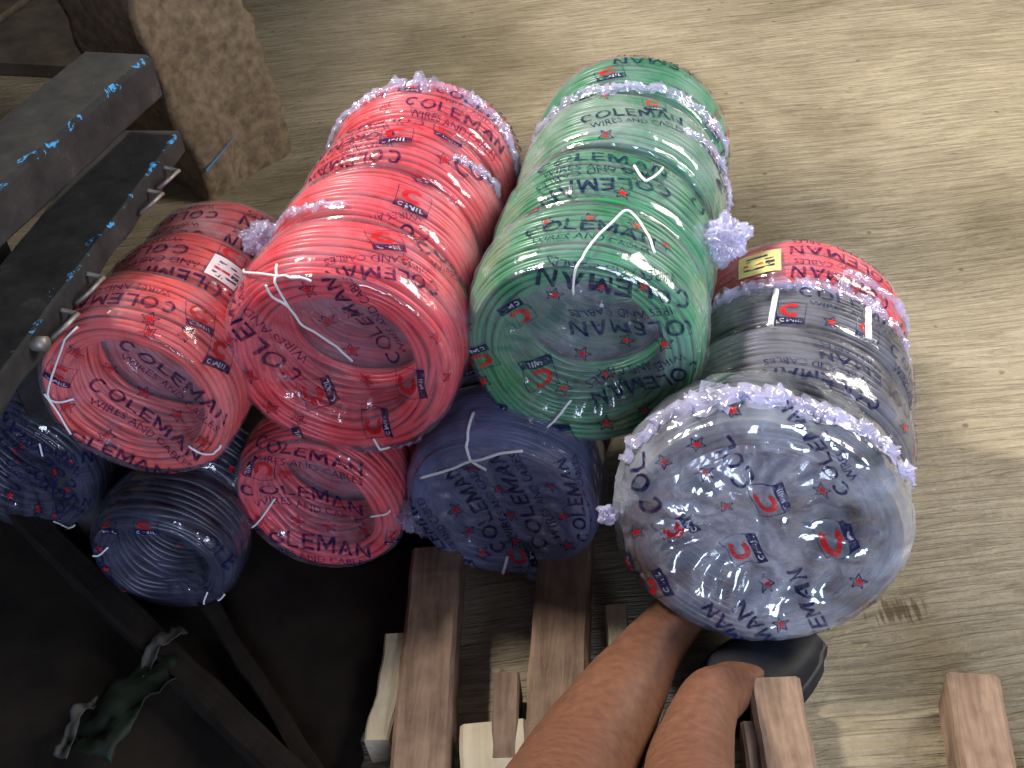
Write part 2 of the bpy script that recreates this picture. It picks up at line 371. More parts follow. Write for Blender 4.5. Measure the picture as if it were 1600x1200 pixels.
# print placement on each row: coil index, side/face, word, flat coordinates in metres or radians
PRINTS = {'redleft':[[0,'F','COLEMAN',-0.0443,0.0125,0.0491,-0.0672],[0,'F','COLEMAN',0.0069,0.0674,0.0883,-0.0209],[0,'F','COLEMAN',-0.09,-0.0363,0.007,-0.0968],[0,'F','L',-0.0799,0.0289,-0.0593,0.0146],[0,'S','L',0.683,0.0225,0.963,0.031],[0,'S','COLEMAN',0.542,0.042,-0.213,0.0339],[0,'S','L',1.032,0.0048,1.323,0.0157],[0,'F','*',-0.0129,0.0371],[0,'F','*',0.0125,0.0093],[0,'F','*',0.038,-0.0167],[0,'F','*',-0.0404,-0.0442],[0,'F','*',-0.0394,0.0573],[0,'F','*',0.0626,-0.0409],[0,'F','*',0.0173,-0.0856],[0,'S','*',0.4,0.0152],[0,'S','*',0.734,0.0138],[0,'F','*',0.043,0.0882],[0,'F','*',-0.0648,-0.0049]],'redmid':[[0,'F','COLEMAN',-0.0375,-0.0154,-0.1123,0.1066],[0,'F','COLEMAN',0.0593,0.0061,0.0181,0.1073],[0,'F','L',-0.0081,-0.0485,-0.0149,-0.0163],[0,'F','L',0.0831,-0.0308,0.0803,-0.0001],[0,'F','L',0.0414,-0.0827,0.0382,-0.0532],[0,'F','L',-0.0451,-0.1033,-0.0522,-0.0757],[0,'F','L',-0.0928,-0.0633,-0.1055,-0.0385],[2,'S','L',-0.012,0.0245,0.28,0.0309],[1,'S','L',0.497,0.0716,0.775,0.0983],[0,'S','L',-0.01,0.0927,0.263,0.0927],[0,'S','L',0.377,0.035,0.603,0.0503],[2,'S','L',0.43,0.0595,0.705,0.0628],[1,'S','L',0.396,0.0231,0.693,0.0255],[0,'S','COLEMAN',0.695,0.0592,1.734,0.1259],[1,'S','MAN',-0.479,0.0807,-0.149,0.0905],[2,'S','COLE',0.784,0.0182,1.339,0.0822],[1,'S','COLEMAN',0.758,0.0178,0.296,-0.0093],[0,'S','COLEMAN',-0.465,0.0931,-0.004,0.1211],[0,'S','COLEMAN',0.953,0.0388,0.453,0.0186],[0,'F','*',-0.0088,0.0891],[0,'F','*',-0.0005,0.0514],[0,'F','*',0.0108,0.0122],[0,'F','*',0.0194,-0.025],[0,'F','*',-0.0869,-0.0131],[0,'F','*',-0.0744,-0.05],[0,'F','*',-0.0972,0.0293],[0,'F','*',0.0994,0.0381],[0,'F','*',0.1062,-0.0053],[2,'S','*',-0.297,0.0447],[2,'S','*',0.586,0.027],[0,'S','*',0.624,0.0392],[0,'S','*',0.639,0.0824],[0,'F','*',0.0249,0.0627],[0,'F','*',-0.0487,-0.0646]],'green':[[0,'F','COLEMAN',0.1084,0.051,-0.0117,0.0283],[0,'F','COLEMAN',0.1088,0.0046,0.0055,-0.0521],[0,'F','COLEMAN',0.1148,0.0792,-0.0372,0.1032],[0,'F','L',-0.0502,0.0671,-0.0728,0.0516],[0,'F','L',-0.0866,0.0121,-0.1137,0.0013],[0,'F','L',-0.0285,-0.006,-0.0643,-0.0168],[0,'F','L',-0.0735,-0.0618,-0.0975,-0.0577],[0,'F','L',-0.0131,-0.0799,-0.0487,-0.0894],[1,'S','COLEMAN',-0.581,0.0535,0.59,0.0617],[1,'S','COLEMAN',0.634,0.0486,-0.524,0.0119],[0,'S','COLEMAN',-0.446,0.0375,0.588,0.038],[3,'S','COLEMAN',0.947,0.094,-0.17,0.0777],[3,'S','L',-0.28,0.025,-0.009,0.0314],[2,'S','MAN',1.297,0.0213,1.301,0.1142],[2,'S','L',0.238,0.056,0.415,0.062],[2,'S','L',-0.542,0.0944,-0.366,0.0921],[2,'S','COLEMAN',-0.314,0.0247,0.489,0.0484],[1,'S','COLEMAN',1.044,0.0514,1.37,0.2126],[0,'F','*',-0.0195,0.0714],[0,'F','*',0.02,0.0808],[0,'F','*',0.0602,0.0812],[0,'F','*',0.0773,0.0214],[0,'F','*',0.0405,0.0134],[0,'F','*',0.0012,-0.0049],[0,'F','*',-0.0947,-0.0347],[0,'F','*',-0.1042,0.0323],[0,'F','*',0.0594,-0.0645],[0,'F','*',0.0227,-0.0805],[0,'F','*',0.0937,-0.0364],[2,'S','*',-0.08,0.0049],[0,'S','*',-0.11,0.0982],[0,'S','*',-0.445,0.0854],[0,'S','*',-0.297,0.0553],[0,'S','*',0.056,0.056],[0,'S','*',0.415,0.0602],[2,'S','*',-0.129,0.0793],[2,'S','*',0.891,0.0556],[1,'S','*',0.242,0.0116],[0,'S','*',0.692,0.0555],[0,'F','*',0.0197,-0.0319],[0,'F','*',-0.0176,-0.0424]],'redlow':[[0,'F','COLEMAN',-0.0762,0.0142,0.0547,-0.0007],[0,'F','COLEMAN',-0.081,-0.0516,0.0519,-0.0645],[0,'F','COLEMAN',-0.0599,0.0897,0.0662,0.06],[0,'F','L',-0.0561,0.0797,-0.0813,0.005],[0,'F','L',0.0688,-0.0393,0.0863,-0.0454],[0,'F','*',-0.0273,-0.0248],[0,'F','*',0.0092,-0.0298],[0,'F','*',0.0477,-0.0257],[0,'F','*',-0.0217,0.0484],[0,'F','*',-0.0671,-0.021]],'blue':[[0,'F','COLEMAN',-0.0468,-0.0893,-0.0919,0.0054],[0,'F','COLEMAN',0.0043,-0.0613,-0.0424,0.0551],[0,'F','COLEMAN',0.0499,-0.0464,0.0082,0.0811],[0,'F','COLEMAN',0.0923,-0.0284,0.077,0.0766],[0,'F','L',0.0362,-0.0726,0.0279,-0.044],[0,'F','L',-0.0284,-0.0969,-0.0321,-0.0825],[0,'F','*',-0.0231,0.0472],[0,'F','*',-0.0006,0.0161],[0,'F','*',0.0552,0.0358],[0,'F','*',-0.0491,-0.0101],[0,'F','*',0.0642,-0.0014],[0,'F','*',0.0086,-0.0164],[0,'F','*',-0.0365,-0.0374],[0,'F','*',0.0676,-0.0377],[0,'F','*',0.0143,-0.0465],[0,'F','*',-0.0221,-0.0653],[0,'F','*',0.0644,-0.0773],[0,'F','*',0.0011,-0.0929]],'grey':[[0,'F','L',-0.0511,-0.0061,-0.0673,0.0266],[0,'F','L',-0.0735,-0.0738,-0.0906,-0.0332],[0,'F','L',0.0273,0.0264,0.0162,0.0605],[0,'F','L',0.0101,-0.0356,-0.0053,-0.0054],[0,'F','L',0.0874,-0.0043,0.0707,0.0245],[0,'F','EMAN',0.002,-0.1305,-0.0373,-0.0785],[0,'F','LEMAN',0.0707,-0.1097,0.045,-0.05],[0,'F','COL',-0.0821,0.0276,-0.1116,0.0883],[0,'F','EMAN',0.0304,-0.1269,0.0022,-0.0921],[0,'F','COL',-0.0057,0.0537,-0.0298,0.1052],[0,'F','L',-0.1069,-0.0594,-0.1186,-0.0249],[0,'F','COLEMAN',0.0745,0.0614,0.0493,0.1045],[0,'F','*',-0.0316,0.0261],[0,'F','*',-0.0473,0.0608],[0,'F','*',-0.1106,-0.0023],[0,'F','*',-0.0534,-0.1191],[0,'F','*',0.0367,-0.1252],[0,'F','*',0.0248,-0.1005],[0,'F','*',0.0888,-0.0438],[0,'F','*',0.1067,-0.0729],[0,'F','*',0.049,0.055],[0,'S','*',0.446,0.0161],[0,'F','*',-0.0581,0.0953],[0,'F','*',0.0095,-0.0634],[0,'S','*',-0.236,0.0062],[0,'F','*',-0.0836,0.0778]],'dark2':[[0,'F','OLE',0.0602,0.0435,0.0817,-0.0029],[0,'F','COLE',-0.0735,0.033,-0.0734,-0.0314],[0,'F','L',-0.048,0.0499,-0.0256,0.0494],[0,'F','L',-0.0045,0.0544,0.0176,0.0539],[0,'F','*',-0.0492,-0.0439],[0,'F','*',-0.0565,0.0233],[0,'F','*',-0.0598,-0.0096],[0,'F','*',0.0303,0.0299]],'dark1':[[0,'F','COLEMAN',0.0158,0.0598,0.088,0.0279],[0,'F','COLEMAN',-0.0117,-0.0003,0.0587,-0.034],[0,'F','*',0.0203,0.0318],[0,'F','*',0.0572,0.0059],[0,'F','*',0.0096,-0.0595],[0,'F','*',0.088,0.0279]]}
STRINGS = {'redmid':[[[-0.1303,0.1003],[-0.0377,0.107],[-0.0038,0.0996]],[[-0.0468,0.093],[-0.0435,0.0806],[-0.0303,0.0685],[-0.021,0.0424],[0.0109,-0.0014]],[[-0.0424,0.1181],[-0.0359,0.0879],[-0.0303,0.0685]],[[0.0203,-0.086],[0.026,-0.1034],[0.0359,-0.1064]]],'green':[[[-0.0034,0.07],[0.0022,0.1061],[0.0221,0.1432],[0.0594,0.1836],[0.0798,0.1603],[0.0839,0.1214]],[[-0.039,-0.0895],[-0.0494,-0.1015],[-0.0121,-0.0583]]],'redleft':[[[-0.0303,0.0937],[-0.0794,0.0101],[-0.0571,0.0021]],[[-0.0828,0.0099],[-0.0745,-0.0137],[-0.0709,-0.0382]],[[0.0457,-0.0456],[0.059,-0.0545],[0.0833,-0.0498]]],'redlow':[[[-0.0881,-0.0382],[-0.0718,-0.0284],[-0.0463,0.0036]],[[0.0633,0.005],[0.0923,0.0146]]],'blue':[[[-0.0773,0.0387],[-0.0427,0.0525],[-0.0219,0.0656],[0.0082,0.0811],[0.0307,0.0871]],[[-0.0219,0.0656],[-0.0242,0.0868],[-0.0284,0.1316]],[[-0.0219,0.0656],[-0.0109,0.0465]],[[0.0025,-0.0665],[-0.0062,-0.1008]]],'dark2':[[[-0.0714,0.0109],[-0.0601,0.0122],[-0.0448,0.0265]],[[0.0457,-0.0322],[0.0358,-0.0571],[0.0527,-0.0625],[0.0667,-0.0473]]],'dark1':[[[0.0593,0.0539],[0.0561,0.0348]],[[0.0307,-0.0679],[0.05,-0.0818],[0.0545,-0.085],[0.0381,-0.0935]]],'grey':[]}

# ------------------------------------------------------------------ setting: concrete floor, painted dark sheet, boards
def floor_mat():
    m, nt, out = new_mat('brushed_concrete'); L = nt.links; p = N(nt,'ShaderNodeBsdfPrincipled')
    v = coords(nt, (5.5, 80, 1), (0,0,math.radians(-4))); wv = coords(nt, (1,1,1))
    warp = N(nt,'ShaderNodeTexNoise'); warp.inputs['Scale'].default_value = 2.2; warp.inputs['Detail'].default_value = 2; L.new(wv, warp.inputs['Vector'])
    wm = N(nt,'ShaderNodeVectorMath', operation='MULTIPLY_ADD'); L.new(warp.outputs['Color'], wm.inputs[0]); wm.inputs[1].default_value = (.5,3.2,0); L.new(v, wm.inputs[2])
    streak = noise_n(nt, wm.outputs[0], 1.7, 7, .66, .25); stain = noise_n(nt, wv, 2.6, 6, .6, .6); grit = noise_n(nt, wv, 90, 4, .7)
    a = N(nt,'ShaderNodeMath', operation='MULTIPLY_ADD'); L.new(streak, a.inputs[0]); a.inputs[1].default_value = .55
    b = N(nt,'ShaderNodeMath', operation='MULTIPLY_ADD'); L.new(grit, b.inputs[0]); b.inputs[1].default_value = .22; blotch = noise_n(nt, wv, 11, 7, .62, .9)
    b2 = N(nt,'ShaderNodeMath', operation='MULTIPLY'); L.new(blotch, b2.inputs[0]); b2.inputs[1].default_value = .24; L.new(b2.outputs[0], b.inputs[2]); L.new(b.outputs[0], a.inputs[2])
    rg = noise_n(nt, wm.outputs[0], 1.05, 3, .5, .5); r1 = N(nt,'ShaderNodeMath', operation='SUBTRACT'); L.new(rg, r1.inputs[0]); r1.inputs[1].default_value = .5
    r2_ = N(nt,'ShaderNodeMath', operation='ABSOLUTE'); L.new(r1.outputs[0], r2_.inputs[0])
    r3 = N(nt,'ShaderNodeMapRange'); L.new(r2_.outputs[0], r3.inputs[0]); r3.inputs[1].default_value = 0; r3.inputs[2].default_value = .045; r3.inputs[3].default_value = -.10; r3.inputs[4].default_value = .02
    sm = N(nt,'ShaderNodeMath', operation='ADD'); L.new(a.outputs[0], sm.inputs[0]); L.new(r3.outputs[0], sm.inputs[1]); a = sm
    r = ramp(nt, a.outputs[0], [(.26,(.17,.138,.095)), (.42,(.30,.255,.185)), (.56,(.37,.322,.24)), (.72,(.50,.445,.34))])
    r2 = ramp(nt, stain, [(.34,(.60,.58,.50)), (.5,(.88,.86,.80)), (.66,(1.06,1.04,1.0))])
    mx = N(nt,'ShaderNodeMix', data_type='RGBA', blend_type='MULTIPLY'); mx.inputs[0].default_value = 1
    L.new(r.outputs[0], mx.inputs[6]); L.new(r2.outputs[0], mx.inputs[7]); # worn specks, and one rubbed dark patch with scratches across the streaks
    vp = N(nt,'ShaderNodeTexVoronoi', feature='F1'); vp.inputs['Scale'].default_value = 17; L.new(wv, vp.inputs['Vector'])
    sp = N(nt,'ShaderNodeMath', operation='MULTIPLY_ADD'); L.new(noise_n(nt, wv, 130, 3, .6), sp.inputs[0]); sp.inputs[1].default_value = .16; L.new(vp.outputs['Distance'], sp.inputs[2])
    spr = ramp(nt, sp.outputs[0], [(.125,(.42,.38,.32)), (.16,(1,1,1))])
    dst = N(nt,'ShaderNodeVectorMath', operation='DISTANCE'); mp = N(nt,'ShaderNodeMapping'); L.new(wv, mp.inputs[0]); mp.inputs['Scale'].default_value = (1,1.7,1); L.new(mp.outputs[0], dst.inputs[0]); dst.inputs[1].default_value = (.368,.752*1.7,0)
    sc2 = noise_n(nt, coords(nt, (150,12,1)), 1.6, 4, .6); ad = N(nt,'ShaderNodeMath', operation='MULTIPLY_ADD'); L.new(sc2, ad.inputs[0]); ad.inputs[1].default_value = .11; L.new(dst.outputs['Value'], ad.inputs[2])
    scr = ramp(nt, ad.outputs[0], [(.066,(.36,.30,.22)), (.082,(1,1,1))])
    m3 = N(nt,'ShaderNodeMix', data_type='RGBA', blend_type='MULTIPLY'); m3.inputs[0].default_value = .8; L.new(mx.outputs[2], m3.inputs[6]); L.new(spr.outputs[0], m3.inputs[7])
    m4 = N(nt,'ShaderNodeMix', data_type='RGBA', blend_type='MULTIPLY'); m4.inputs[0].default_value = .9; L.new(m3.outputs[2], m4.inputs[6]); L.new(scr.outputs[0], m4.inputs[7]); L.new(m4.outputs[2], p.inputs['Base Color'])
    p.inputs['Roughness'].default_value = .62; p.inputs['Specular IOR Level'].default_value = .35
    L.new(bump(nt, a.outputs[0], .9, .014), p.inputs['Normal']); L.new(p.outputs[0], out.inputs[0]); return m
M['floor'] = floor_mat()
M['dark_sheet'] = simple('painted_dark', (.016,.012,.009), .9, .2, var=.5, nscale=14, bstr=.8)  # darkness of the unlit drop is put into this colour
M['mortar'] = simple('rough_mortar', (.15,.112,.078), .9, .2, var=.4, nscale=60, bstr=1.0)
M['board'] = simple('dusty_board', (.10,.083,.062), .85, .2, var=.45, nscale=14, bstr=.5)
def wood_mat(name, c1, c2, sc_=1.0):
    m, nt, out = new_mat(name); L = nt.links; p = N(nt,'ShaderNodeBsdfPrincipled')
    v = coords(nt, (55*sc_, 6*sc_, 55*sc_)); n = noise_n(nt, v, 1.3, 7, .68, .6); n2 = noise_n(nt, coords(nt), 26, 5)
    a = N(nt,'ShaderNodeMath', operation='MULTIPLY_ADD'); L.new(n, a.inputs[0]); a.inputs[1].default_value = .65
    b = N(nt,'ShaderNodeMath', operation='MULTIPLY'); L.new(n2, b.inputs[0]); b.inputs[1].default_value = .35; L.new(b.outputs[0], a.inputs[2])
    r = ramp(nt, a.outputs[0], [(.34,c1),(.62,c2)]); L.new(r.outputs[0], p.inputs['Base Color']); p.inputs['Roughness'].default_value = .8
    p.inputs['Specular IOR Level'].default_value = .2
    L.new(bump(nt, a.outputs[0], .9, .004), p.inputs['Normal']); L.new(p.outputs[0], out.inputs[0]); return m
M['wood'] = wood_mat('weathered_brown_wood', (.085,.052,.036), (.27,.185,.135))
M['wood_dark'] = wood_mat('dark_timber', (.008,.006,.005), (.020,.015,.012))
M['wood_pale'] = wood_mat('pale_wood', (.36,.31,.22), (.52,.46,.35))
def metal_mat():
    m, nt, out = new_mat('black_painted_metal'); L = nt.links; p = N(nt,'ShaderNodeBsdfPrincipled'); v = coords(nt)
    n = noise_n(nt, v, 22, 6, .65); r = ramp(nt, n, [(.35,(.012,.012,.013)),(.6,(.03,.029,.029)),(.78,(.085,.075,.066))])
    g = N(nt,'ShaderNodeNewGeometry'); at = N(nt,'ShaderNodeAttribute', attribute_name='chip')
    nn = noise_n(nt, v, 46, 6, .7, .8)
    add = N(nt,'ShaderNodeMath', operation='MULTIPLY_ADD'); pw = N(nt,'ShaderNodeMath', operation='POWER'); L.new(at.outputs['Fac'], pw.inputs[0]); pw.inputs[1].default_value = 9; L.new(pw.outputs[0], add.inputs[0]); add.inputs[1].default_value = .13; L.new(nn, add.inputs[2])
    st = ramp(nt, add.outputs[0], [(.70,(0,0,0)),(.725,(1,1,1))])
    mx = N(nt,'ShaderNodeMix', data_type='RGBA'); L.new(st.outputs[0], mx.inputs[0]); L.new(r.outputs[0], mx.inputs[6]); mx.inputs[7].default_value = (.05,.30,.62,1)
    L.new(mx.outputs[2], p.inputs['Base Color']); p.inputs['Roughness'].default_value = .8; p.inputs['Specular IOR Level'].default_value = .25
    L.new(bump(nt, n, .35, .003), p.inputs['Normal']); L.new(p.outputs[0], out.inputs[0]); return m
M['metal'] = metal_mat()
M['bare_metal'] = simple('worn_steel', (.25,.23,.21), .5, .5, metal=.5, var=.4)
M['skin'] = simple('skin', (.150,.066,.038), .48, .4, var=.22, nscale=110, bstr=.3)
M['shoe'] = simple('black_rubber', (.009,.010,.014), .55, .3, var=.3, nscale=70, bstr=.3)
M['shorts'] = simple('dark_cotton', (.012,.014,.024), .9, .1, nscale=200, bstr=.4)
M['sack_green'] = simple('green_sack', (.005,.011,.006), .6, .3, var=.4)
M['sack_white'] = simple('white_sack', (.03,.03,.027), .6, .3, var=.2)

def grid_sheet(name, x0, x1, y0, y1, n, z=0.0, amp=0.0):
    V = []; Fc = []
    for j in range(n+1):
        for i in range(n+1):
            x = x0+(x1-x0)*i/n; y = y0+(y1-y0)*j/n; V.append((x, y, z+amp*noise.noise(Vector((x*3,y*3,1)))))
    for j in range(n):
        for i in range(n): a = j*(n+1)+i; Fc.append((a, a+1, a+n+2, a+n+1))
    return V, Fc
V, Fc = grid_sheet('floor', -7, 7, -4, 10, 8)
tag(mesh_obj('floor', V, Fc, M['floor'], smooth=False), kind='structure')
# darkness of the drop by the bench, painted as a low sheet, its edge feathered by noise
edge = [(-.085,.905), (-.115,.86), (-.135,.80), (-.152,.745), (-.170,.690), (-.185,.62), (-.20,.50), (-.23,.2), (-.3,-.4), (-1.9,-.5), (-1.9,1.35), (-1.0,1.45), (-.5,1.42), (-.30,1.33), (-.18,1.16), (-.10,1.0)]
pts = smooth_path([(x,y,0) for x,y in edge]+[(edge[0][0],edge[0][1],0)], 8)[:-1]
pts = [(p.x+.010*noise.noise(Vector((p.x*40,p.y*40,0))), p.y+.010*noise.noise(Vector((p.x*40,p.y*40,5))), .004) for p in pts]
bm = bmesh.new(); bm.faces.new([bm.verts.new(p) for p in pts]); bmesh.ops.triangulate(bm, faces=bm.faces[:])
me = bpy.data.meshes.new('dark_sheet'); bm.to_mesh(me); bm.free(); me.materials.append(M['dark_sheet']); tag(link(bpy.data.objects.new('dark_sheet', me)), kind='structure')

def bar(name, p0, p1, wd, ht, mat, rough=.0016, taper=1.0, parent=None, chipedge=None, seed=0, world=True):
    """a sawn bar from p0 to p1 (points on the top centre line), bevelled edges, slightly uneven.  Its origin is at the p0 end; local Y runs along it"""
    p0 = Vector(p0); p1 = Vector(p1); d = p1-p0; L_ = d.length; n = max(4, int(L_/.012)); bv = min(wd, ht)*.09
    prof = [(-wd/2+bv,0),(wd/2-bv,0),(wd/2,-bv),(wd/2,-ht+bv),(wd/2-bv,-ht),(-wd/2+bv,-ht),(-wd/2,-ht+bv),(-wd/2,-bv)]
    V = []; Fc = []; chip = []
    for i in range(n+1):
        k = 1+(taper-1)*i/n
        for j, (x, z) in enumerate(prof):
            q = Vector((x*k, L_*i/n, z)); nz = noise.noise_vector(q*28+Vector((seed*3.1,seed,0)))
            q += Vector((nz.x, 0 if 0 < i < n else nz.y*1.5, nz.z))*rough; V.append(tuple(q)); chip.append(1.0 if chipedge and j in chipedge else 0.0)
    for i in range(n):
        for j in range(8): a = i*8+j; b = i*8+(j+1)%8; Fc.append((a, b, b+8, a+8))
    Fc.append(tuple(range(8))[::-1]); Fc.append(tuple(n*8+j for j in range(8)))
    o = mesh_obj(name, V, Fc, mat, parent, smooth=False)
    at = o.data.attributes.new('chip', 'FLOAT', 'POINT'); at.data.foreach_set('value', chip)
    o.location = p0; yaw = math.atan2(-d.x, d.y); pit = math.asin(max(-1,min(1,d.z/L_))); o.rotation_euler = (pit, 0, yaw); return o

def slab(name, x0, x1, y0, y1, z0, z1, mat):
    V = [(x,y,z) for z in (z0,z1) for x, y in ((x0,y0),(x1,y0),(x1,y1),(x0,y1))]
    return mesh_obj(name, V, [(3,2,1,0),(4,5,6,7),(0,1,5,4),(1,2,6,5),(2,3,7,6),(3,0,4,7)], mat, smooth=False)
tag(slab('shade_wall', -1.62, -1.45, -.6, 6.0, 0, 2.08, M['mortar']), 'added brown mortar wall out of view at the far left, shading the floor', 'wall')  # unseen wall added to shade the back-left floor from the key
# boards lying on the floor at the back left
G = 'dusty boards on the floor behind the bench'
tag(bar('floor_board', (-.93,2.30,.028), (-.60,3.25,.028), .30, .026, M['board'], seed=2), 'dusty grey board lying on the floor right beside the mortar post', 'board', G)
tag(bar('floor_board', (-1.28,2.30,.024), (-.98,3.20,.024), .30, .022, M['board'], seed=5), 'dusty grey board farther from the mortar post, at the corner of the photo', 'board', G)

# mortar covered post
def post():
    V = []; Fc = []; foot = [(-.461,1.719), (-.335,1.862), (-.46,2.03), (-.62,1.90)]; H_ = 1.5; n = 60; m = 14
    for i in range(n+1):
        z = H_*i/n
        for s_ in range(4):
            a = foot[s_]; b = foot[(s_+1)%4]
            for k in range(m):
                t = k/m; x = a[0]+(b[0]-a[0])*t-.10*z; y = a[1]+(b[1]-a[1])*t-.08*z
                q = Vector((x,y,z)); nz = noise.noise_vector(q*11)*.013+noise.noise_vector(q*34)*.008+noise.noise_vector(q*80)*.004
                if k == 0: nz *= 1.1
                V.append((x+nz.x, y+nz.y, max(0, z+(nz.z if i else 0))))
    c = 4*m
    for i in range(n):
        for j in range(c): a = i*c+j; b = i*c+(j+1)%c; Fc.append((a, b, b+c, a+c))
    Fc.append(tuple(n*c+j for j in range(c)))
    o = mesh_obj('mortar_post', V, Fc, M['mortar']); tag(o, 'rough brown mortar post standing on the concrete floor behind the bench', 'post')
    mk = []; mf = []
    for i in range(14):
        t = i/13; x = -.448+.052*t; z = .060+.028*t; y = 1.719+(x+.461)*1.135-.08*z-.014
        mk += [(x-.10*z+.0, y, z-.0022*(1.2-t)), (x-.10*z, y, z+.0022*(1.2-t))]
    for i in range(13): mf.append((2*i, 2*i+2, 2*i+3, 2*i+1))
    mb = simple('blue_paint_mark', (.05,.20,.42), .6); mm = mesh_obj('paint_mark', mk, mf, mb, o, smooth=False)
post()

# black metal bench: frame rail on top, tray rail below it, legs out of frame and an unseen panel added to block light
b = empty('metal_bench', (-.9,.9,0)); tag(b, 'black metal bench with chipped blue paint along its edges, at the left', 'bench')
def bpart(name, *a, **k):
    o = bar(name, *a, **k); o.parent = b; o.location = Vector(o.location)-Vector(b.location); return o
e0 = Vector((-.328,1.151,.5)); ed = (Vector((-.416,.911,.5))-e0).normalized(); side = Vector((ed.y,-ed.x,0)); side = side if side.x < 0 else -side
c0 = e0+side*.04; bpart('top_rail', c0, c0+ed*1.15, .08, .048, M['metal'], rough=.0008, chipedge=(0,7) , seed=1)
r0 = Vector((-.322,1.155,.412)); rd = (Vector((-.409,.761,.412))-r0).normalized(); rs = Vector((rd.y,-rd.x,0)); rs = rs if rs.x < 0 else -rs
c1 = r0+rs*.04; bpart('tray_rail', c1, c1+rd*1.05, .08, .026, M['metal'], rough=.0008, chipedge=(0,7), seed=4)
c2 = c1+rs*.012-Vector((0,0,.0265)); bpart('under_channel', c2, c2+rd*1.0, .07, .020, M['metal'], rough=.004, seed=9)
pn = e0+side*.50+ed*.16; bpart('shade_panel', pn, pn+ed*.95, .82, .02, M['metal'], rough=.0005, seed=6)
for x, y in ((-.50,1.02),(-1.2,1.25),(-.72,.20),(-1.45,.45)):
    bpart('leg', (x,y,.449), (x,y+.001,.0), .04, .04, M['metal'], seed=3)
for t, w_ in ((.055,.030),(.10,.030),(.245,.034),(.30,.030)):
    a = r0+rd*t+Vector((0,0,-.012)); o_ = -rs*.014
    path = smooth_path([a, a+o_+Vector((0,0,-.004)), a+o_*1.3+rd*.008, a+o_*1.1+rd*w_*.8, a+o_*.2+rd*w_+Vector((0,0,-.008))], 5)
    V, Fc = tube_geo([tuple(p-b.location) for p in path], .0022, 7); mesh_obj('hook', V, Fc, M['bare_metal'], b)
a = r0+rd*.35+Vector((0,0,-.01)); V, Fc = tube_geo([tuple(a-b.location-rs*-.002), tuple(a-b.location-rs*.012)], .0065, 14); mesh_obj('bolt', V, Fc, M['bare_metal'], b)

# timber and pale offcuts in front of the pile
G = 'brown wooden slats lying on the floor'
tag(bar('wooden_slat', (-.098,.86,.05), (-.132,.44,.05), .054, .044, M['wood'], seed=1), 'long brown slat on the floor below the left red coils, with pale offcut against it', 'slat', G)
tag(bar('wooden_slat', (.046,.90,.05), (-.020,.44,.052), .056, .046, M['wood'], seed=2), 'long brown slat running under the leg, below the dark blue coil', 'slat', G)
tag(bar('wooden_slat', (.214,.652,.05), (.194,.42,.05), .048, .046, M['wood'], seed=3), 'brown slat between the black shoe and the isolated right slat', 'slat', G)
tag(bar('wooden_slat', (.389,.628,.06), (.345,.42,.06), .046, .055, M['wood'], seed=4), 'brown slat with a cut square end, alone on the floor at the right', 'slat', G)
tag(bar('wood_block', (-.034,.690,.05), (-.043,.600,.046), .024, .045, M['wood'], seed=7), 'small dark wood peg between the two long slats', 'wood block')
tag(bar('wood_offcut', (-.050,.640,.045), (-.056,.44,.045), .062, .04, M['wood_pale'], seed=8), 'pale square offcut between the two long slats', 'offcut', 'pale offcuts')
tag(bar('wood_offcut', (-.140,.760,.040), (-.160,.640,.036), .022, .036, M['wood_pale'], seed=12, rough=.004), 'pale chunky offcut touching the left side of the leftmost slat', 'offcut', 'pale offcuts')
tag(bar('wood_offcut', (.080,.765,.040), (.074,.69,.036), .020, .036, M['wood_pale'], seed=13, rough=.004), 'pale offcut poking out between the slat and the bare leg', 'offcut', 'pale offcuts')
tag(bar('wood_offcut', (.190,.615,.040), (.176,.47,.036), .03, .036, M['wood'], seed=14, rough=.003), 'rough brown offcut between the ankle and the slat beside the shoe', 'offcut', 'brown offcuts')
tag(bar('wood_offcut', (.405,.540,.030), (.40,.45,.030), .04, .026, M['wood_dark'], seed=15, rough=.003), 'dark stub of wood at the right edge of the photo', 'offcut', 'dark offcuts')
tag(bar('timber_beam', (-.60,1.02,.035), (-.225,.60,.035), .030, .03, M['wood_dark'], seed=16, rough=.002), 'dark timber lying diagonally on the dark sheet under the bench', 'beam', 'dark timbers')
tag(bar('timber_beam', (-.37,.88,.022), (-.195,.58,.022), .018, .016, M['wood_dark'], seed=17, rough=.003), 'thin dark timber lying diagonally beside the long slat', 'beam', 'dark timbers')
def scrap(name, pts, mat, wd, label, cat, group):
    V = []; Fc = []; P_ = smooth_path(pts, 8)
    for i, p in enumerate(P_):
        t = (P_[min(i+1,len(P_)-1)]-P_[max(i-1,0)]).normalized(); s_ = Vector((t.y,-t.x,0))
        for k in range(9):
            u = (k/8-.5)*wd; q = p+s_*u; nz = noise.noise_vector(q*45)*.010+noise.noise_vector(q*130)*.006; V.append((q.x+nz.x*.4, q.y+nz.y*.4, max(.006, q.z+.012+nz.z*1.2)))
    for i in range(len(P_)-1):
        for k in range(8): a = i*9+k; Fc.append((a, a+1, a+10, a+9))
    o = mesh_obj(name, V, Fc, mat); md = o.modifiers.new('thickness','SOLIDIFY'); md.thickness = .0015; tag(o, label, cat, group)
scrap('sack_scrap', [(-.435,.66,.02),(-.41,.71,.025),(-.375,.765,.02)], M['sack_green'], .05, 'crumpled green sack scrap on the dark sheet', 'scrap', 'plastic scraps under the bench')
scrap('sack_scrap', [(-.462,.66,.02),(-.45,.70,.03),(-.435,.725,.02)], M['sack_white'], .012, 'narrow white sack strip left of the green scrap', 'scrap', 'plastic scraps under the bench')
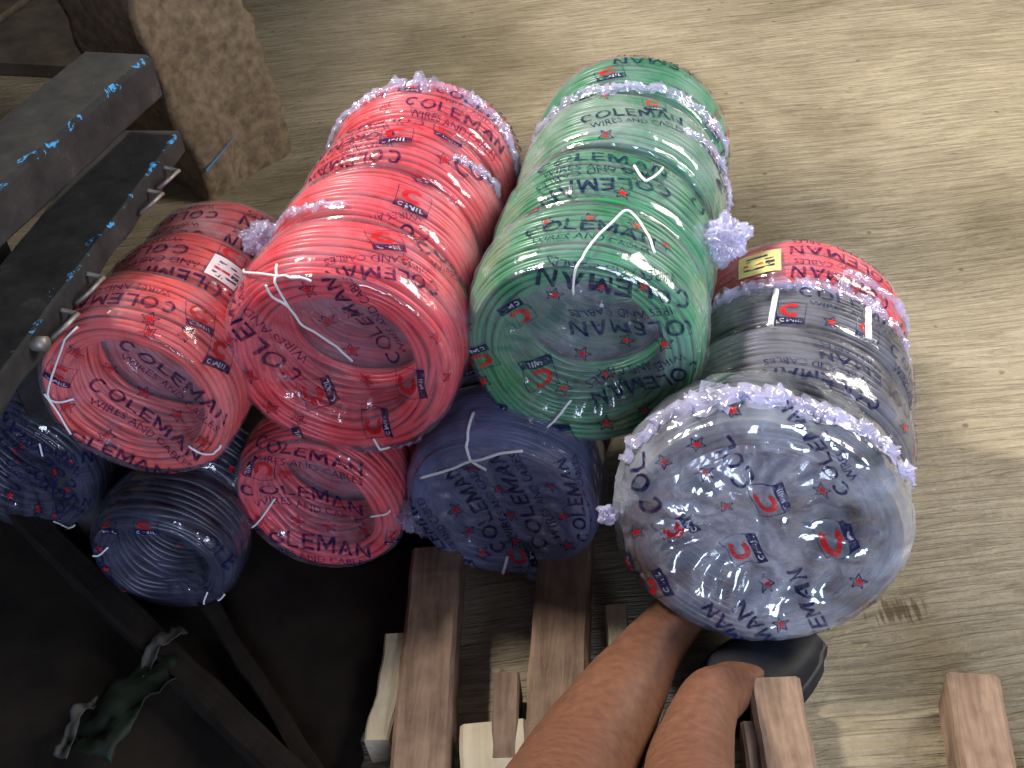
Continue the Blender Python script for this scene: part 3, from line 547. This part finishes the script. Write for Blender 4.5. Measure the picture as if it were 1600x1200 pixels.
scrap('sack_scrap', [(-.40,.745,.02),(-.385,.775,.03),(-.367,.80,.02)], M['sack_white'], .013, 'white sack strip beyond the green scrap', 'scrap', 'plastic scraps under the bench')

# ------------------------------------------------------------------ person: squatting, only the lower legs reach the picture
def person():
    root = empty('person', (0,.1,0)); tag(root, 'barefaced squatting person, bare brown legs in one black slip-on shoe', 'person')
    root['label'] = 'person squatting with bare brown lower legs and a black shoe under the grey coil'
    J = [(-.02,-.12,.42,.13,.12), # pelvis
         (-.10,-.02,.44,.085,.09), (-.07,.30,.40,.058,.06), (-.01,.42,.215,.056,.058), (.022,.537,.12,.051,.053), (.071,.627,.09,.040,.042), (.106,.689,.064,.031,.033), (.130,.729,.045,.029,.029), (.156,.764,.032,.027,.026), (.190,.815,.022,.026,.018),
         (.09,-.02,.44,.085,.09), (.13,.27,.40,.056,.058), (.098,.40,.22,.050,.052), (.107,.525,.105,.042,.043), (.133,.590,.085,.032,.034), (.148,.628,.066,.029,.031), (.172,.655,.036,.028,.026), (.210,.680,.024,.024,.016), (.245,.700,.020,.018,.012),
         (-.02,-.20,.56,.14,.11), (-.02,-.25,.72,.13,.10)]
    E = [(0,1),(1,2),(2,3),(3,4),(4,5),(5,6),(6,7),(7,8),(8,9),(0,10),(10,11),(11,12),(12,13),(13,14),(14,15),(15,16),(16,17),(17,18),(0,19),(19,20)]
    me = bpy.data.meshes.new('body'); me.from_pydata([(x,y-.1,z) for x,y,z,_,_ in J], E, []); me.materials.append(M['skin'])
    o = link(bpy.data.objects.new('body', me), root)
    sk = o.modifiers.new('skin','SKIN'); sk.use_smooth_shade = True; sv = me.skin_vertices[0].data
    for v, j in zip(sv, J): v.radius = (j[3], j[4])
    sv[0].use_root = True; ss = o.modifiers.new('sub','SUBSURF'); ss.levels = ss.render_levels = 3
    tx = bpy.data.textures.new('skin_relief', 'CLOUDS'); tx.noise_scale = .045; tx.noise_depth = 3
    dm = o.modifiers.new('relief','DISPLACE'); dm.texture = tx; dm.strength = .0035; dm.mid_level = .5
    # shoe on the nearer foot: closed upper with a sole
    def shoe(A, B, wd, ht):
        A = Vector(A); B = Vector(B); d = (B-A).normalized(); s_ = Vector((d.y,-d.x,0)); L_ = (B-A).length; V = []; Fc = []; n = 18; m = 14
        for i in range(n+1):
            t = i/n; wk = wd*(.62+.5*math.sin(math.pi*min(1,t*.9+.08)))*(1 if t < .93 else .8); wk *= math.sin(math.pi*(.04+.92*t))**.25
            hk = ht*(1-.45*t)*(math.sin(math.pi*(.06+.9*t))**.3)
            for k in range(m):
                an = math.pi*k/(m-1); x = -math.cos(an); z = max(0,math.sin(an))**.55; q = A+d*L_*t+s_*x*wk; V.append((q.x, q.y-.1, .012+z*hk))
            q = A+d*L_*t
            for x in (-1.06, 1.06): V.append((q.x+s_.x*x*wk, q.y-.1+s_.y*x*wk, .002))
        c = m+2
        for i in range(n):
            for j in range(c):
                a_ = i*c+(j if j < m else (m+1 if j == m else m)); j2 = (j+1) % c; b_ = i*c+(j2 if j2 < m else (m+1 if j2 == m else m)); Fc.append((a_, b_, b_+c, a_+c))
        return V, Fc
    V, Fc = shoe((.140,.648,0), (.272,.715,0), .036, .046); s1 = mesh_obj('shoe', V, Fc, M['shoe'], root)
    V, Fc = shoe((.136,.642,0), (.277,.718,0), .0385, .010); mesh_obj('sole', V, Fc, M['shoe'], s1)
    V, Fc = shoe((.150,.775,0), (.205,.87,0), .034, .036); s2 = mesh_obj('shoe', V, Fc, M['shoe'], root)
    # shorts round the hips and thighs
    me = bpy.data.meshes.new('shorts'); idx = [0,1,10,19]
    JV = [(-.02,-.12,.42,.145,.135), (-.10,-.02,.44,.10,.105), (-.085,.13,.42,.085,.088), (.09,-.02,.44,.10,.105), (.11,.12,.42,.085,.088), (-.02,-.19,.55,.152,.125)]
    me.from_pydata([(x,y-.1,z) for x,y,z,_,_ in JV], [(0,1),(1,2),(0,3),(3,4),(0,5)], []); me.materials.append(M['shorts'])
    so = link(bpy.data.objects.new('shorts', me), root); k = so.modifiers.new('skin','SKIN'); k.use_smooth_shade = True
    for v, j in zip(me.skin_vertices[0].data, JV): v.radius = (j[3], j[4])
    me.skin_vertices[0].data[0].use_root = True; q = so.modifiers.new('sub','SUBSURF'); q.levels = q.render_levels = 2
person()

# ------------------------------------------------------------------ the pile of wrapped coils
D0 = Vector((.24,.97,0)).normalized()
FR = Matrix(((D0.y,-D0.x,0),(0,0,1),tuple(-D0))).transposed()       # columns: right, up, toward the viewer
GRP = 'plastic wrapped wire coils in the pile'
def rand_prints(c, seed, lo=-75, hi=75, mode='S'):
    rnd = random.Random(seed); out = []; base = rnd.uniform(-.3,.3); flip = rnd.choice((1,-1))
    for row in range(max(2, int(c.T/.030))):
        v = .016+row*.034; th = math.radians(lo)+rnd.uniform(0,.7)
        while th < math.radians(hi):
            pick = rnd.random()
            if pick < .5 :
                w_ = rnd.uniform(.10,.125)/c.R; a, bb = (th, th+w_) if flip > 0 else (th+w_, th); out.append([0,'S','COLEMAN',a,v,bb,v+rnd.uniform(-.004,.004)+(0)]); th += w_+.25
            elif pick < .72: w_ = .027/c.R; out.append([0,'S','L',th,v-.006,th+w_,v-.006]); th += w_+.14
            else: out.append([0,'S','*',th+.08,v]); th += .28
    return out
def rand_face(c, seed):
    rnd = random.Random(seed); out = []; an = rnd.uniform(0,6.28); ux, uy = math.cos(an), math.sin(an)
    for k in (-1.6,-.6,.4,1.4):
        oy = k*.045; ox = rnd.uniform(-.07,-.03)
        if abs(oy) < c.R*.8: out.append([0,'F','COLEMAN', ox*ux-oy*uy, ox*uy+oy*ux, (ox+.12)*ux-oy*uy, (ox+.12)*uy+oy*ux])
        oy += .022; out.append([0,'F','*', ox*ux-oy*uy, ox*uy+oy*ux]); out.append([0,'F','*', (ox+.07)*ux-oy*uy, (ox+.07)*uy+oy*ux])
    return out
def face_line(c, pl, rad, lift=.0016, n=7):
    P_ = smooth_path([(a,b_,0) for a,b_ in pl], n)
    return [tuple(c.at('F', p.x, p.y, lift)) for p in P_]
def gather_geo(c, pts, rad, seed):
    """bunched film: a crumpled cord along a path of (angle deg, q) on the wrapped surface"""
    P_ = smooth_path([(a, q, 0) for a, q in pts], 22); L_ = []
    rnd = random.Random(seed); path = []; rr = []
    for i, p in enumerate(P_):
        th = math.radians(p.x); s_, n_ = c.surf(th, p.y)
        w_ = noise.noise_vector(Vector((i*.23, seed, 0)))
        path.append(s_+n_*rad*.25+w_*rad*.8)
        rr.append(rad*.8*(.6+1.3*abs(noise.noise(Vector((i*.31, seed*2, 3)))))*(.35+.65*math.sin(math.pi*(i+.5)/len(P_))**.5))
    # two ruffled, pleated ribbons of film lying over one another
    V = []; Fc = []; n = len(path); m = 11
    for lay in range(2):
        base = len(V)
        for i in range(n):
            t = (path[min(i+1,n-1)]-path[max(i-1,0)]).normalized(); th = math.atan2(path[i].x, path[i].y); up = Vector((math.sin(th), math.cos(th), .35)).normalized()
            sd = t.cross(up).normalized()
            for k in range(m):
                u = k/(m-1)*2-1; wv = rr[i]*(1.25+.5*noise.noise(Vector((i*.35, k*.2+lay*9, seed))))
                pl = abs(noise.noise(Vector((i*.27+lay*40+u*1.2, u*1.6, seed*1.7))))*1.7-abs(noise.noise(Vector((i*.7, u*3.1+lay*7, seed))))*.5
                V.append(tuple(path[i]+sd*u*wv*(1.7-.6*lay)+up*(rr[i]*(1-u*u)*.45*(1+lay)+rr[i]*pl*.95-rad*.2)))
        for i in range(n-1):
            for k in range(m-1): a_ = base+i*m+k; Fc.append((a_, a_+1, a_+m+1, a_+m))
    return V, Fc
def blob_geo(c, th, q, rad, seed):
    bm = bmesh.new(); bmesh.ops.create_icosphere(bm, subdivisions=5, radius=rad)
    p, n = c.surf(math.radians(th), q); V = []
    for v in bm.verts:
        d = v.co.normalized(); k = 1.05+.45*noise.noise(d*1.7+Vector((seed,0,0)))-.75*abs(noise.noise(d*2.6+Vector((0,seed,0))))-.30*abs(noise.noise(d*6.1))
        V.append(tuple(p+n*rad*.5+d*rad*k))
    Fc = [tuple(x.index for x in f.verts) for f in bm.faces]; bm.free(); return V, Fc
wire_cache = {}
def make_coil(row, k, centre, R, Ri, T, color, label, filmk='film', seed=1, prints=(), strings=(), gathers=(), blobs=(), sag=.012, cr=1.0, yaw=0, pitch=0, dw=.0058):
    c = Coil(R, Ri, T, seed, cr, sag, dw)
    o = empty('wire_coil', centre); o.rotation_euler = (Matrix.Rotation(yaw, 3, 'Z') @ FR @ Matrix.Rotation(math.radians(pitch), 3, 'X')).to_euler()
    tag(o, label, 'wire coil', GRP)
    V, Fc = c.wire_geo(); mesh_obj('wound_wire', V, Fc, M[color], o)
    V, Fc = c.film_geo(); fm = [0]*len(Fc); c.print_geo(prints, V, Fc, fm)
    mesh_obj('plastic_wrap', V, Fc, [M[filmk], M['navy_ink'], M['red_ink'], M['pale_ink']], o, fm=fm)
    for pl, r_ in strings:
        V, Fc = tube_geo(face_line(c, pl, r_), r_, 8); mesh_obj('string_tie', V, Fc, M['string'], o)
    for i, (pts_, r_) in enumerate(gathers):
        V, Fc = gather_geo(c, pts_, r_, seed*10+i); mesh_obj('bunched_seam', V, Fc, M['film_gather'], o)
    for i, (th, q, r_) in enumerate(blobs):
        V, Fc = blob_geo(c, th, q, r_, seed*10+i); mesh_obj('wrap_knot', V, Fc, M['film_gather'], o)
    return o, c
def card(o, c, th, v, w_, h_, mat, name, ink=True):
    V = []; Fc = []; fm = []
    for i in range(7):
        for j in range(5): V.append(tuple(c.at('S', math.radians(th)+(i/6-.5)*w_/c.R, v+(j/4-.5)*h_, .0012)))
    for i in range(6):
        for j in range(4): a = i*5+j; Fc.append((a, a+5, a+6, a+1)); fm.append(0)
    if ink:
        for u0, v0, u1, v1, mi in ((-.36,-.30,.36,-.22,1),(-.36,-.12,.1,-.02,2),(-.3,.08,.34,.14,1),(.15,-.14,.36,.0,1),(-.3,.22,.2,.30,1)):
            b_ = len(V)
            for u, w2 in ((u0,v0),(u1,v0),(u1,v1),(u0,v1)): V.append(tuple(c.at('S', math.radians(th)+u*w_/c.R, v+w2*h_, .0018)))
            Fc.append((b_,b_+1,b_+2,b_+3)); fm.append(mi)
    mesh_obj(name, V, Fc, [mat, M['navy_ink'], M['red_ink']], o, fm=fm)
def row(name, P0, Ts, color, specs, d=D0):
    """specs: per coil dict"""
    pos = Vector(P0)+Vector((-.006,-.005,-.003)); out = []
    for k, (T, sp) in enumerate(zip(Ts, specs)):
        dx, dz = sp.pop('off', (0,0)); cen = pos+Vector((FR.col[0]))*dx+Vector((0,0,dz))
        pr = [it for it in PRINTS.get(name, []) if it[0] == k and not (it[1] == 'S' and it[2] != '*' and it[4] == 0 and it[6] == 0)]
        Rk = sp['R']; pr = pr+sp.pop('extra', [])
        fill = sp.pop('fill', None)
        cc = Coil(Rk, sp['Ri'], T, sp['seed'])
        if fill: pr += rand_prints(cc, sp['seed']+50, *fill)
        if sp.pop('face', None): pr += rand_face(cc, sp['seed'])
        st = sp.pop('st', .0013)*.78
        strs = [(pl, st) for pl in STRINGS.get(name, [])] if k == 0 else []
        strs += sp.pop('strs', [])
        col = sp.pop('color', color)
        cd = sp.pop('card', None)
        o, c = make_coil(name, k, cen, T=T, color=col, prints=pr, strings=strs, **sp)
        if cd: card(o, c, *cd)
        out.append(o); pos = pos+d*(T+.006)
    return out

row('green', (.072,.862,.293), [.100,.099,.100,.100], 'green', [
 dict(R=.115, Ri=.078, seed=11, label='front green coil, its whole round face showing', filmk='film', sag=.018, cr=1.5, st=.0015),
 dict(R=.113, Ri=.072, seed=12, label='second green coil from the front, ball of bunched wrap on its right', blobs=[(72,.155,.024)], off=(.004,0), strs=[([(.048,.165),(.054,.150),(.060,.140)],.0014),([(.060,.140),(.085,.155),(.098,.165)],.0012)]),
 dict(R=.113, Ri=.072, seed=13, label='third green wire coil from the front, between the second and the last of its row', filmk='film_milky', off=(.010,.004), gathers=[([(35,.16),(60,.175),(85,.18),(105,.17)],.0045)], fill=(50,100)),
 dict(R=.111, Ri=.070, seed=14, label='green wire coil farthest from the viewer, at the top of the photo', off=(.010,.0), gathers=[([(-75,.135),(-45,.125),(-15,.12),(15,.125),(50,.13),(80,.14)],.0055)], fill=(30,90))])
row('redmid', (-.153,.866,.308), [.092,.092,.092,.092], 'red', [
 dict(R=.114, Ri=.073, seed=21, label='front red coil beside the green one, white string across its hole', cr=1.1, sag=.014, st=.0016, gathers=[([(140,.118),(165,.120),(185,.118)],.004)]),
 dict(R=.110, Ri=.066, seed=22, label='second red coil of the upper middle row, bunched wrap knot at its left', blobs=[(-62,.135,.018),(-66,.155,.013)], gathers=[([(-62,.135),(-40,.13),(-20,.125),(0,.122)],.0035)], off=(-.004,0)),
 dict(R=.109, Ri=.066, seed=23, label='third red wire coil of the upper middle row, a bunched seam down its right side', gathers=[([(38,.150),(55,.165),(75,.178)],.0045)], fill=(-70,-30)),
 dict(R=.108, Ri=.066, seed=24, color='red', label='last red wire coil of the upper middle row, bunched lilac seam across its top', off=(.004,0), gathers=[([(-80,.125),(-50,.15),(-20,.165),(10,.172),(40,.168),(75,.15),(95,.13)],.0055)], fill=(-30,60))])
row('redleft', (-.35,.867,.29), [.086,.086,.086], 'orange_red', [
 dict(R=.0985, Ri=.067, seed=31, label='front red coil nearest the black bench, three lines of print across it', cr=.7, st=.0014),
 dict(R=.096, Ri=.062, seed=32, label='second coil of the left red row, with a white card under the wrap', fill=(-60,70), card=(38,.035,.036,.030,M['paper'],'label_card')),
 dict(R=.095, Ri=.062, seed=33, label='third coil of the left red row, half shaded by the bench', filmk='film_milky', fill=(-60,80), card=(60,.03,.04,.03,M['paper'],'label_card'))], Vector((.26,.95,-.16)).normalized())
row('redlow', (-.215,.89,.100), [.086,.086,.086], 'red', [
 dict(R=.095, Ri=.064, seed=41, label='front red coil on the ground, two full lines of print on its face', cr=.7, st=.0014),
 dict(R=.095, Ri=.062, seed=42, label='second coil of the bottom red row, hidden between the stacks', fill=(-60,60)),
 dict(R=.095, Ri=.062, seed=43, label='third coil of the bottom red row, deep under the pile')])
row('blue', (-.02,.845,.118), [.09,.09,.09], 'black', [
 dict(R=.1025, Ri=.074, seed=51, label='front dark blue coil on the ground between red and silvery coils, tied with white string', filmk='film_blue', cr=.9, st=.0020, gathers=[([(-112,.088),(-104,.100),(-95,.112)],.007),([(166,.075),(158,.092),(150,.106)],.006)], blobs=[(-104,.104,.014)]),
 dict(R=.101, Ri=.072, seed=52, label='black wire coil right behind the blue looking face, under the green face', fill=(-60,60)),
 dict(R=.099, Ri=.072, seed=53, label='third coil of the bottom black row, hidden below the green row')])
row('dark2', (-.380,.852,.082), [.08,.08], 'black', [
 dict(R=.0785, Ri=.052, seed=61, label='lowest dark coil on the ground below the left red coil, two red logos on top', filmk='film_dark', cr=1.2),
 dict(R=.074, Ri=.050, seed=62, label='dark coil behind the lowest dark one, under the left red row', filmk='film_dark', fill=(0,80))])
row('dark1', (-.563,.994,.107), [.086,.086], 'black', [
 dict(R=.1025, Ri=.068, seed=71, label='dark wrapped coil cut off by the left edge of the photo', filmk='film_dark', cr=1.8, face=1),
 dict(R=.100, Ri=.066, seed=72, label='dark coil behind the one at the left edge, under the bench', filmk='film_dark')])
row('grey', (.213,.719,.181), [.080,.085,.085,.078], 'grey', [
 dict(R=.1325, Ri=.092, seed=81, color='black', pitch=-10, label='big grey coil at the front right, wrapped in silvery crumpled film', filmk='film_silver', cr=3.0, sag=.012, gathers=[([(-62,.150),(-42,.158),(-20,.150),(0,.155),(20,.148),(42,.160),(62,.165)],.009),([(62,.165),(75,.19),(88,.20)],.006)], blobs=[(-88,.145,.010)]),
 dict(R=.123, Ri=.078, seed=82, label='second coil of the grey row, right behind the big silvery one', off=(.020,-.010), fill=(-10,80)),
 dict(R=.119, Ri=.075, seed=84, label='third coil of the grey row, white flat ties and a lilac seam across it', off=(.030,-.016), fill=(-40,80), strs=[([(-.030,.122),(-.032,.150),(-.034,.175)],.0028),([(.072,.112),(.082,.130),(.098,.150)],.0032)], gathers=[([(-60,.19),(-30,.195),(0,.19),(30,.195),(60,.20),(80,.195)],.006)]),
 dict(R=.115, Ri=.074, seed=85, color='red', label='red coil at the far end of the grey row, yellow sticker on its left', off=(.034,-.018), fill=(-40,80), card=(-22,.03,.045,.035,M['yellow_paper'],'sticker'), gathers=[([(20,.135),(50,.14),(80,.15)],.0045)])])
